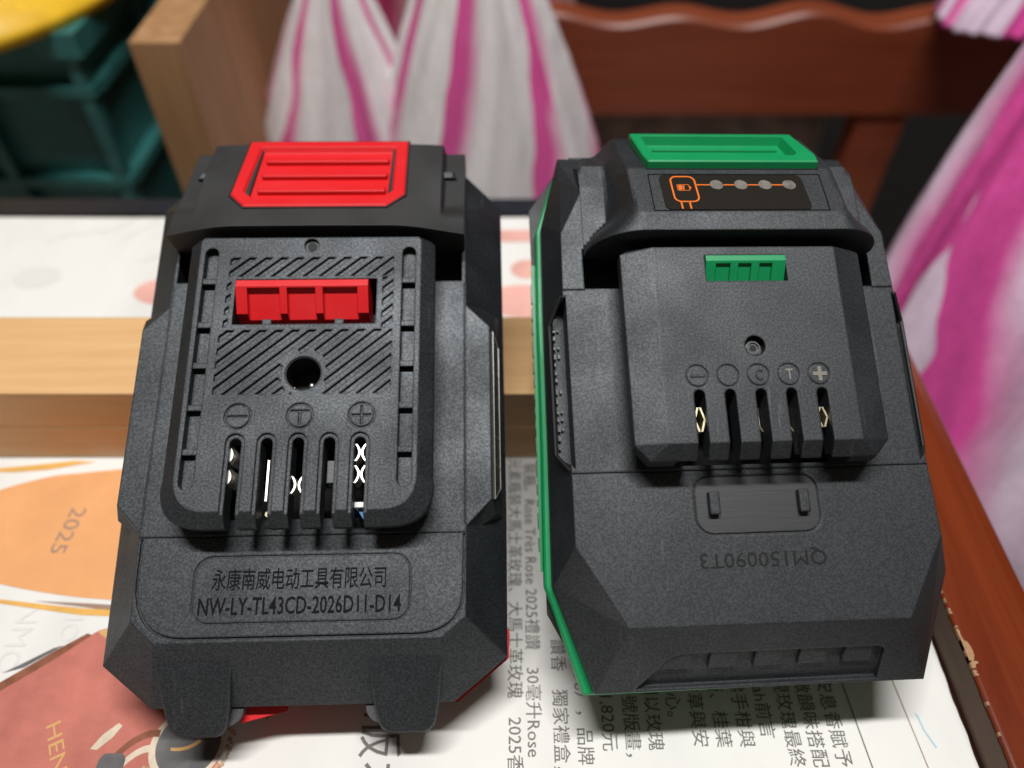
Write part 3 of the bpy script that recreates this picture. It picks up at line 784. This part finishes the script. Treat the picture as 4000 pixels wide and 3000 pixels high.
# ear plates with pillars are part of the shell; panel posts
for x in (-8.45, 9.1):
    p_ = rrect(x - 1.0, x + 1.0, -25.1, -20.75, .2, 2)
    MB().loft([ring3(p_, ZR - .2), ring3(p_, ZR + 1.35), ring3(inset(p_, .12), ZR + 1.5)]).build('panel_post', M['black2'], shellR)
M['brushed'] = plain('rubbed_plastic', (.008, .009, .010), .55, var=.2, vscale=60, bump=.06, bscale=220, stretch=(.5, 6, 1), spec=.9)
MB().prism(rrect(-11.6, 12.2, -28.4, -18.05, 2.9), ZR - .2, ZR + .03).build('rubbed_panel', M['brushed'], shellR)
# plate
ro = [(-21.6, -16.2), (21.6, -16.2), (24.3, -13.2), (24.3, 25.4), (23.0, 26.2), (-23.0, 26.2), (-24.3, 25.4), (-24.3, -13.2)]
rm = [(-21.6, -15.6), (21.6, -15.6), (24.3, -12.6), (24.3, 25.4), (23.0, 26.2), (-23.0, 26.2), (-24.3, 25.4), (-24.3, -12.6)]
ri = [(-18.3, -12.75), (18.3, -12.75), (18.4, -12.6), (18.4, 26.0), (18.2, 26.2), (-18.2, 26.2), (-18.4, 26.0), (-18.4, -12.6)]
plate = MB().loft([ring3(ro, -4.6), ring3(rm, -1.9), ring3(ri, 0)])
sl = MB()
RX = [-11.8, -5.9, 0, 5.9, 11.8]
for x in RX: sl.prism(slot_poly(x, 2.15, -2.65, -30), -8, 3)
nt_ = MB().box(-16.6, 16.9, -20, -14.6, -8, -2.4)
cs = MB()
for x in RX: cs.ring(x, 0, 1.98, 2.16, -.22, 1, 36)
cscr = MB().cyl(0, 5.76, 2.0, -2.0, 2, 28)
cw = MB().box(-8.0, 8.25, 19.0, 24.4, -8, 3)
plateR = cut(plate, [sl, nt_, cs, cscr, cw], 'terminal_plate', M['black2'], RP)
sym = MB(); sym.box(-13.2, -10.4, -.28, .28, -.1, .14)
sym.build('minus_mark', M['black2'], plateR)
text('letter_mark', 'C', M['black2'], plateR, T_((0, 0, .03)), size=2.3, height=2.2, depth=.12, bold=.05)
text('letter_mark', 'T', M['frame'], plateR, T_((5.9, 0, .03)), size=2.3, height=2.1, depth=.12, bold=.05)
pm = MB(); pm.prism([(11.8 + a, b) for a, b in ((-1.4, -.36), (-.36, -.36), (-.36, -1.4), (.36, -1.4), (.36, -.36), (1.4, -.36), (1.4, .36), (.36, .36), (.36, 1.4), (-.36, 1.4), (-.36, .36), (-1.4, .36))], -.1, .16)
pm.build('plus_mark', M['frame'], plateR)
scr = MB(); scr.cyl(0, 5.6, 1.5, -2.2, -1.3, 24); scr.ring(0, 5.6, 1.05, 1.35, -1.3, -1.05, 24); scr.build('plate_screw', M['steel'], plateR)
scr = MB(); scr.cyl(0, 5.6, .7, -1.6, -1.28, 6); scr.build('screw_socket', M['hole'], plateR)
nk = MB().prism([(-21.0, -14.4), (21.0, -14.4), (21.0, 26.0), (-21.0, 26.0)], ZR - .4, -4.55)
cut(nk, [MB().box(-15.2, 15.5, -30, -2.1, -12, 0), MB().box(-7.8, 8.0, 19.2, 24.2, -12, 0)], 'plate_neck', M['blacks'], RP)
MB().box(-15.2, 15.4, -15.4, -2.1, -15.9, -15.4).build('slot_floor', M['hole'], RP)
for x in (-11.8, 11.8):
    b_ = MB(); clip_pair(b_, x, -8.1, h=2.3 if x < 0 else 1.9, gap=.05, bulge=.72, z0=-6.6, z1=-1.3, th=.36, open_=0)
    b_.build('contact_clip', M['brass'], RP)
for x, y0, y1 in ((0, -10.5, -4.6), (5.9, -10.6, -4.2)):
    MB().loft([[(x - .75, y1, -1.8), (x - .45, y1, -1.8), (x - .45, y1, -7), (x - .75, y1, -7)], [(x - .6, y0 + 1, -1.8), (x - .25, y0 + 1, -1.8), (x - .25, y0 + 1, -7), (x - .6, y0 + 1, -7)], [(x + .1, y0, -2), (x + .4, y0, -2), (x + .4, y0, -7), (x + .1, y0, -7)]]).build('contact_blade', M['brass'], RP)
    MB().box(x + .25, x + .95, y0 + .6, y1 - .8, -7, -4.4).build('contact_holder', M['grey'], RP)
# green locking tab
tb = MB(); sec = [(24.2, -5), (24.2, .45), (23.0, .6), (19.1, -1.9), (19.1, -5)]
tb.loft([[(x, y, z) for y, z in sec] for x in (-7.9, 8.1)])
a_ = math.atan2(2.5, 3.9); ft = Matrix.Translation((0, 23.0, .6)) @ Matrix.Rotation(a_, 4, 'X')
pk = MB()
for x0, x1 in ((-5.9, -3.0), (-1.4, 1.2), (2.8, 5.4)): pk.box(x0, x1, -5.4, -.55, -.45, 2, ft)
cut(tb, [pk], 'locking_tab', M['green'], RP)
text('code_lettering', 'QM150090T3', M['ink2'], RP, T_((.3, -33.3, ZR + .05)) @ Matrix.Rotation(math.pi, 4, 'Z'), size=3, width=24.6, height=3.3, depth=.04)
# hood
ridge = [(28.3, 3.3), (32.3, 2.95), (44.4, -1.4), (57, -11.2), (60, -14)]
lowt = [(28.3, -8.8), (44, -8.8), (50, -10.0), (58, -20)]
def hoodr(x, y):
    ax = abs(x); r_ = lerp_tab(ridge, y); l_ = lerp_tab(lowt, y)
    k = sstep(28.5, 37, y)
    in_ = 19.5 * (1 - k) + 21.0 * k; out_ = 30.3 * (1 - k) + 25.0 * k
    t = min(1, max(0, (ax - in_) / (out_ - in_)))
    s1 = math.sqrt(max(0, 1 - t * t)); s2 = 1 - sstep(0, 1, t)
    s_ = s1 * (1 - k) + s2 * k
    if ax < 14.5 and 48.5 < y < 55.5: return l_ - 3
    # the low side surface falls away at the outer corner
    edge = max(0, ax - (33.5 - max(0, y - 38) * .35)) * 1.4
    return l_ + (max(r_, l_) - l_) * s_ - edge
xs = [-34.4 + i * (68.8 / 96) for i in range(97)]
ys = sorted([28.3 + i * (29.7 / 44) for i in range(45)] + [32.2, 32.4, 44.3, 44.5])
# narrower at the front so that the flat ears of the shell stay visible
xs_f = [x for x in xs if abs(x) <= 30.6]
heightfield('latch_housing', xs_f, ys, hoodr, -20, M['black2'], RP)
FS = slope_frame(0, 32.35, 2.97, 19.8)
rec = MB(); band(rec, [(-17.8, .3), (17.4, .3), (18.1, 10.8), (-17.5, 10.8)], .22, -.2, .05, FS); rec.build('panel_line', M['ink'], RP)
so = rrect(-15.5, 14.0, .45, 10.5, 1.2, 4)
st = MB().loft([ring3(so, -.3), ring3(so, .12)], FS).build('charge_sticker', M['glossblack'], RP)
ic = MB(); band(ic, rrect(-13.3, -8.4, 2.6, 9.9, 1.3, 5), .34, .1, .2, FS); 
ic.box(-12.4, -12.05, .55, 2.6, .1, .2, FS); ic.box(-10.7, -10.35, .55, 2.6, .1, .2, FS)
ic.box(-8.4, -5.3, 7.3, 7.6, .1, .2, FS)
for i in range(3): ic.box(-2.8 + i * 5.0 + .1, -.2 + i * 5.0, 7.3, 7.6, .1, .2, FS)
ic.build('orange_circuit_print', M['orange'], st)
ib = MB(); band(ib, rrect(-12.2, -9.8, 5.8, 7.5, .2, 2), .14, .1, .2, FS); ib.box(-9.7, -9.45, 6.35, 6.95, .1, .2, FS)
ib.prism([(-12.0, 6.0), (-11.3, 6.0), (-11.1, 7.3), (-12.0, 7.3)], .1, .2, FS); ib.prism([(-11.15, 6.0), (-10.9, 6.0), (-10.7, 7.3), (-10.95, 7.3)], .1, .2, FS)
ib.build('battery_icon', M['orange'], st)
for i in range(4):
    MB().cyl(-4.1 + i * 5.0, 7.45, 1.35, .1, .24, 24, FS).build('charge_dot', M['led'], st)
# green button: tray on the steeper slope
FG = slope_frame(0, 44.4, -1.5, 37.5)
go = [(-17.3, -.2), (18.2, -.2), (19.0, 3.5), (17.8, 15.4), (-18.2, 15.4), (-17.8, 3.5)]
gb = MB().loft([ring3(go, -3), ring3(go, 1.4), ring3(inset(go, .3), 1.7)], FG)
gi = [(-15.6, 2.6), (14.2, 2.6), (15.6, 4.2), (15.6, 14.2), (-16.4, 14.2), (-16.2, 4.2)]
gc = MB().loft([ring3(inset(gi, .9), -.3), ring3(inset(gi, -.1), 3)], FG)
gbtn = cut(gb, [gc], 'release_button', M['green'], RP)
for s_ in (6.4, 10.0):
    MB().box(-14.0, 13.2, s_ - .5, s_ + .5, -.8, .15, FG).build('grip_rib', M['green'], gbtn)
gp = MB(); band(gp, inset(go, -.12), .45, -1.2, .08, FG); gp.build('button_gap', M['hole'], RP)
# green rim under the shell, raised side strip with pale lettering
rim = MB().loft([ring3(inset(grim, 1.0), -24.6), ring3(inset(grim, .0), -23.6), ring3(grim, -21.6), ring3(inset(grim, .4), -21.05)])
rim.build('green_rim', M['green'], RP)
strip = MB().loft([[(-40.1, -34, -27.0), (-36, -34, -27.0), (-36, 33, -27.0), (-39.2, 33, -27.0)], [(-40.5, -34, -23.8), (-36, -34, -23.8), (-36, 33, -23.8), (-39.4, 33, -23.8)]])
so_ = strip.build('side_strip', M['green'], RP)
rl = random.Random(12); lm = MB(); y = -30
while y < 26:
    h_ = rl.uniform(1.6, 5.5); xx = -40.3 + (y + 34) / 67 * 1.0
    lm.box(xx - .22, xx + .5, y, y + h_ * .8, -26.4, -24.6); y += h_ + rl.uniform(.4, 1.4)
lm.build('strip_lettering', M['frame'], so_)
lw0 = [(-32, -49.5), (32, -49.5), (37, -40), (36.8, 44), (30, 54), (-30, 54), (-36.8, 44), (-37, -40)]
def zbr(y): return -43.4 - (y + 50) * (.55 / 58)
MB().loft([[(x * .97, y, zbr(y)) for x, y in inset(lw0, 1)], [(x, y, zbr(y) + 2) for x, y in lw0], ring3([(x * 1.05, y * 1.04) for x, y in lw0], -26), ring3([(x * 1.07, y * 1.06) for x, y in lw0], -24.2)]).build('lower_shell', M['blacks'], RP)

# ------------------------------------------------------------------ blurred things behind the table
# green plastic crate
M['crate'] = plain('worn_green_crate', (.028, .135, .125), .45, var=.45, vscale=30, bump=.2, bscale=120)
cr = empty('plastic_crate', (-190, 335, -430)); tag(cr, 'dark green ribbed plastic crate at far left behind the table', 'crate')
H0 = 430 + 22
def crate_part(name, x0, x1, y0, y1, z0, z1): return MB().box(x0, x1, y0, y1, z0, z1).build(name, M['crate'], cr)
crate_part('front_panel', -320, -6, 8, 12, 10, H0 - 4)
crate_part('side_panel', -12, -8, 12, 230, 10, H0 - 4)
crate_part('floor_panel', -320, -6, 8, 230, 0, 8)
crate_part('top_rim', -324, 0, 0, 9, H0 - 11, H0); crate_part('top_rim', -9, 0, 9, 234, H0 - 11, H0)
for z in (H0 - 30, H0 - 78, H0 - 150, H0 - 220): crate_part('rib', -322, -2, 1, 8, z, z + 5); crate_part('rib', -8, -1, 8, 232, z, z + 5)
for x in (-6, -60, -110, -160, -220, -280): crate_part('upright_rib', x - 4, x + 2, 1.5, 8, 0, H0 - 10)
for y in (70, 140, 200): crate_part('upright_rib', -8, -1.5, y, y + 5, 0, H0 - 10)
# yellow basin on the crate
M['yellow'] = plain('yellow_plastic', (.78, .46, .02), .4, var=.25, vscale=25)
yb = empty('basin', (-300, 398, 22.2)); tag(yb, 'yellow plastic basin turned upside down on the dark green crate', 'basin')
prof_ = [(0, 52), (74, 52), (84, 47), (106, 9), (119, 6), (119, 0), (112, 0), (80, 44), (0, 48)]
V = []; F = []; nn = 48
for r_, z in prof_:
    for i in range(nn): V.append((r_ * math.cos(2 * math.pi * i / nn), r_ * math.sin(2 * math.pi * i / nn), z))
for k in range(len(prof_) - 1):
    for i in range(nn):
        j = (i + 1) % nn; F.append((k * nn + i, k * nn + j, (k + 1) * nn + j, (k + 1) * nn + i))
mesh('bowl', V, F, M['yellow'], yb, True)
# old pine board on edge
bd_o = MB().box(-150, -130, 300, 470, -430, 34).build('wooden_board', M['pine_old'])
tag(bd_o, 'thick pale wooden board standing on edge beside the green crate', 'board')
# striped plastic bags
def bag_mat(name, seed, pale, pink, stripes, wide=.28):
    m, nt, b = newmat(name); L = nt.links
    tc = N(nt, 'ShaderNodeTexCoord'); uv = N(nt, 'ShaderNodeAttribute'); uv.attribute_name = 'across'
    nz = N(nt, 'ShaderNodeTexNoise', Scale=11.0, Detail=2.0); L.new(tc.outputs['Object'], nz.inputs['Vector'])
    ad = N(nt, 'ShaderNodeMath', operation='MULTIPLY_ADD'); L.new(nz.outputs[0], ad.inputs[0]); ad.inputs[1].default_value = .10; L.new(uv.outputs['Fac'], ad.inputs[2])
    ml = N(nt, 'ShaderNodeMath', operation='MULTIPLY'); L.new(ad.outputs[0], ml.inputs[0]); ml.inputs[1].default_value = stripes
    fr_ = N(nt, 'ShaderNodeMath', operation='FRACT'); L.new(ml.outputs[0], fr_.inputs[0])
    gt = N(nt, 'ShaderNodeMapRange'); L.new(fr_.outputs[0], gt.inputs[0]); gt.inputs[1].default_value = 1 - wide - .09; gt.inputs[2].default_value = 1 - wide + .09
    mix = N(nt, 'ShaderNodeMix', data_type='RGBA'); L.new(gt.outputs[0], mix.inputs['Factor'])
    mix.inputs[6].default_value = (*pale, 1); mix.inputs[7].default_value = (*pink, 1)
    # highlights and fold shade put into the colour as streaks down the bag
    cv = N(nt, 'ShaderNodeCombineXYZ'); sc_ = N(nt, 'ShaderNodeMath', operation='MULTIPLY'); L.new(uv.outputs['Fac'], sc_.inputs[0]); sc_.inputs[1].default_value = 38.0
    sx = N(nt, 'ShaderNodeSeparateXYZ'); L.new(tc.outputs['Object'], sx.inputs[0]); sz = N(nt, 'ShaderNodeMath', operation='MULTIPLY'); L.new(sx.outputs[2], sz.inputs[0]); sz.inputs[1].default_value = 9.0
    L.new(sc_.outputs[0], cv.inputs[0]); L.new(sz.outputs[0], cv.inputs[1]); cv.inputs[2].default_value = seed * 3.7
    fn = N(nt, 'ShaderNodeTexNoise', Scale=1.0, Detail=3.0, Roughness=.6); L.new(cv.outputs[0], fn.inputs['Vector'])
    fm = N(nt, 'ShaderNodeMapRange'); L.new(fn.outputs[0], fm.inputs[0]); fm.inputs[1].default_value = .36; fm.inputs[2].default_value = .62; fm.inputs[3].default_value = .80; fm.inputs[4].default_value = 1.02
    vs = N(nt, 'ShaderNodeVectorMath', operation='SCALE'); L.new(mix.outputs[2], vs.inputs[0]); L.new(fm.outputs[0], vs.inputs['Scale'])
    L.new(vs.outputs[0], b.inputs['Base Color']); b.inputs['Roughness'].default_value = .22
    mp = N(nt, 'ShaderNodeMapping'); mp.inputs['Scale'].default_value = (1, 1, .06); L.new(tc.outputs['Object'], mp.inputs[0])
    cn = N(nt, 'ShaderNodeTexNoise', Scale=110.0, Detail=4.0, Roughness=.6); L.new(mp.outputs[0], cn.inputs['Vector'])
    bp = N(nt, 'ShaderNodeBump', Strength=.45, Distance=.004); L.new(cn.outputs[0], bp.inputs['Height']); L.new(bp.outputs[0], b.inputs['Normal'])
    tr = N(nt, 'ShaderNodeBsdfTranslucent'); L.new(vs.outputs[0], tr.inputs['Color'])
    ms = N(nt, 'ShaderNodeMixShader'); ms.inputs[0].default_value = .08
    o = nt.nodes['Material Output']; L.new(b.outputs[0], ms.inputs[1]); L.new(tr.outputs[0], ms.inputs[2]); L.new(ms.outputs[0], o.inputs['Surface'])
    return m
def bag(name, label, top, bot, rx0, rx1, mat, seed, squash=.6, power=1.0, bulge=0.0, tuck=0.0, slope=0.0, crink=.10, na=140, nz=40, twist=0.0):
    """pleated bag hanging from top to bot (points), half-widths rx0 at the gathered top to rx1 below"""
    top, bot = Vector(top), Vector(bot); V = []; F = []; att = []
    for k in range(nz + 1):
        t = k / nz; c = top.lerp(bot, t)
        r_ = rx0 + (rx1 * math.tanh(slope * t * (top.z - bot.z) / rx1) if slope else (rx1 - rx0) * (t ** power)) + bulge * math.sin(math.pi * t)
        if tuck and t > 1 - tuck: r_ *= math.sqrt(max(0.02, 1 - ((t - 1 + tuck) / tuck) ** 2))
        for i in range(na):
            a = 2 * math.pi * i / na + twist * t
            pl = 1 + .10 * noise.noise((math.cos(a) * 5 + seed, math.sin(a) * 5, t * .8)) + crink * noise.noise((math.cos(a) * 14 + seed, math.sin(a) * 14, t * 1.6)) + .16 * noise.noise((math.cos(a) * 1.6, math.sin(a) * 1.6 + seed, t * 2.5)) * t
            V.append((c.x + r_ * pl * math.cos(a), c.y + r_ * squash * pl * math.sin(a), c.z)); att.append((i / na) if i < na / 2 else 1 - i / na)
    for k in range(nz):
        for i in range(na):
            j = (i + 1) % na; F.append((k * na + i, k * na + j, (k + 1) * na + j, (k + 1) * na + i))
    V.append(tuple(bot)); att.append(.5); n0 = len(V) - 1
    for i in range(na): F.append((nz * na + i, nz * na + (i + 1) % na, n0))
    o = mesh(name, V, F, mat, None, True)
    at = o.data.attributes.new('across', 'FLOAT', 'POINT'); at.data.foreach_set('value', att)
    tag(o, label, 'plastic bag', 'pink striped plastic bags'); return o
pale = (.95, .90, .90); pink = (.80, .13, .38)
M['bag1'] = bag_mat('striped_bag', 1, pale, pink, 7.0)
M['bag2'] = bag_mat('striped_bag_wide', 2, (.96, .93, .92), (.84, .12, .40), 6.5)
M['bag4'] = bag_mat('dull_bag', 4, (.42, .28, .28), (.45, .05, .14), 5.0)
M['bag3'] = bag_mat('lilac_bag', 3, (.90, .72, .87), (.86, .10, .42), 5.5, .32)
bag('plastic_bag', 'pink and white striped plastic bag gathered to a point, beside the wooden board', (-84, 385, 52), (-118, 385, -430), 2, 95, M['bag1'], 2.0, .5, slope=.46, twist=.3, nz=70)
bag('plastic_bag', 'broad white plastic bag with magenta stripes hanging just left of the wooden chair', (-18, 380, 88), (-6, 380, -430), 2, 105, M['bag2'], 7.7, .5, slope=.44, twist=-1.6, nz=70)
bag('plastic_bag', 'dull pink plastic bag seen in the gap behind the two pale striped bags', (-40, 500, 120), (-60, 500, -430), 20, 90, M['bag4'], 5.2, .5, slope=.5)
bag('plastic_bag', 'lilac and magenta plastic bag bulging at the right edge beside the table', (296, 330, 150), (310, 225, -270), 16, 165, M['bag3'], 4.1, .7, .72, 14, .35, twist=.5, crink=.03)
bag('plastic_bag', 'magenta top of a plastic bag in the upper right corner above the chair rail', (300, 450, 60), (270, 430, -12), 22, 40, M['bag3'], 9.0, .6, .8)
# wooden chair with a wavy top rail
ch = empty('wooden_chair', (180, 440, -430)); tag(ch, 'red-brown wooden chair with wavy top rail standing behind the table', 'chair')
def wavy(x): return 3.0 * math.sin((x - 19) * 2 * math.pi / 76 + math.pi / 2) + 1.2 * math.sin(x / 21)
nx = 120; V = []; F = []
X0, X1 = -20, 340
zt, zb_ = -16, -73
for i in range(nx + 1):
    x = X0 + (X1 - X0) * i / nx; z = zt + wavy(x) * 1.0
    for (yy, zz) in ((440, zb_), (440, z - 2), (442, z), (458, z), (460, z - 2), (460, zb_)): V.append((x - 180, yy - 440, zz + 430))
for i in range(nx):
    for k in range(6):
        a = i * 6 + k; b2 = i * 6 + (k + 1) % 6; F.append((a, b2, b2 + 6, a + 6))
F.append(tuple(range(6))); F.append(tuple(nx * 6 + i for i in range(6)))
mesh('top_rail', V, F, M['chairwood'], ch)
for x in (215, 5): MB().box(x - 180, x - 180 + 30, 2, 18, 0, 430 + zb_ + .5).build('back_post', M['chairwood'], ch)
MB().box(-155, 65, 2, 16, 240, 262).build('lower_rail', M['chairwood'], ch)
MB().box(-170, 90, -20, 300, 150, 168).build('seat', M['chairwood'], ch)
M['mottle'] = plain('mottled_grey_fabric', (.22, .19, .14), .85, col2=(.50, .45, .35), vscale=70, bump=.4, bscale=150)
cu = MB(); 
cu.loft([ring3(rrect(40, 214, 470, 530, 20), -260), ring3(rrect(36, 218, 462, 540, 28), -180), ring3(rrect(40, 214, 466, 534, 26), -95), ring3(rrect(52, 200, 478, 522, 18), -84)])
cuo = cu.build('cushion', M['mottle'], None, True); tag(cuo, 'mottled grey brown cushion resting on the chair seat behind the rail', 'cushion')
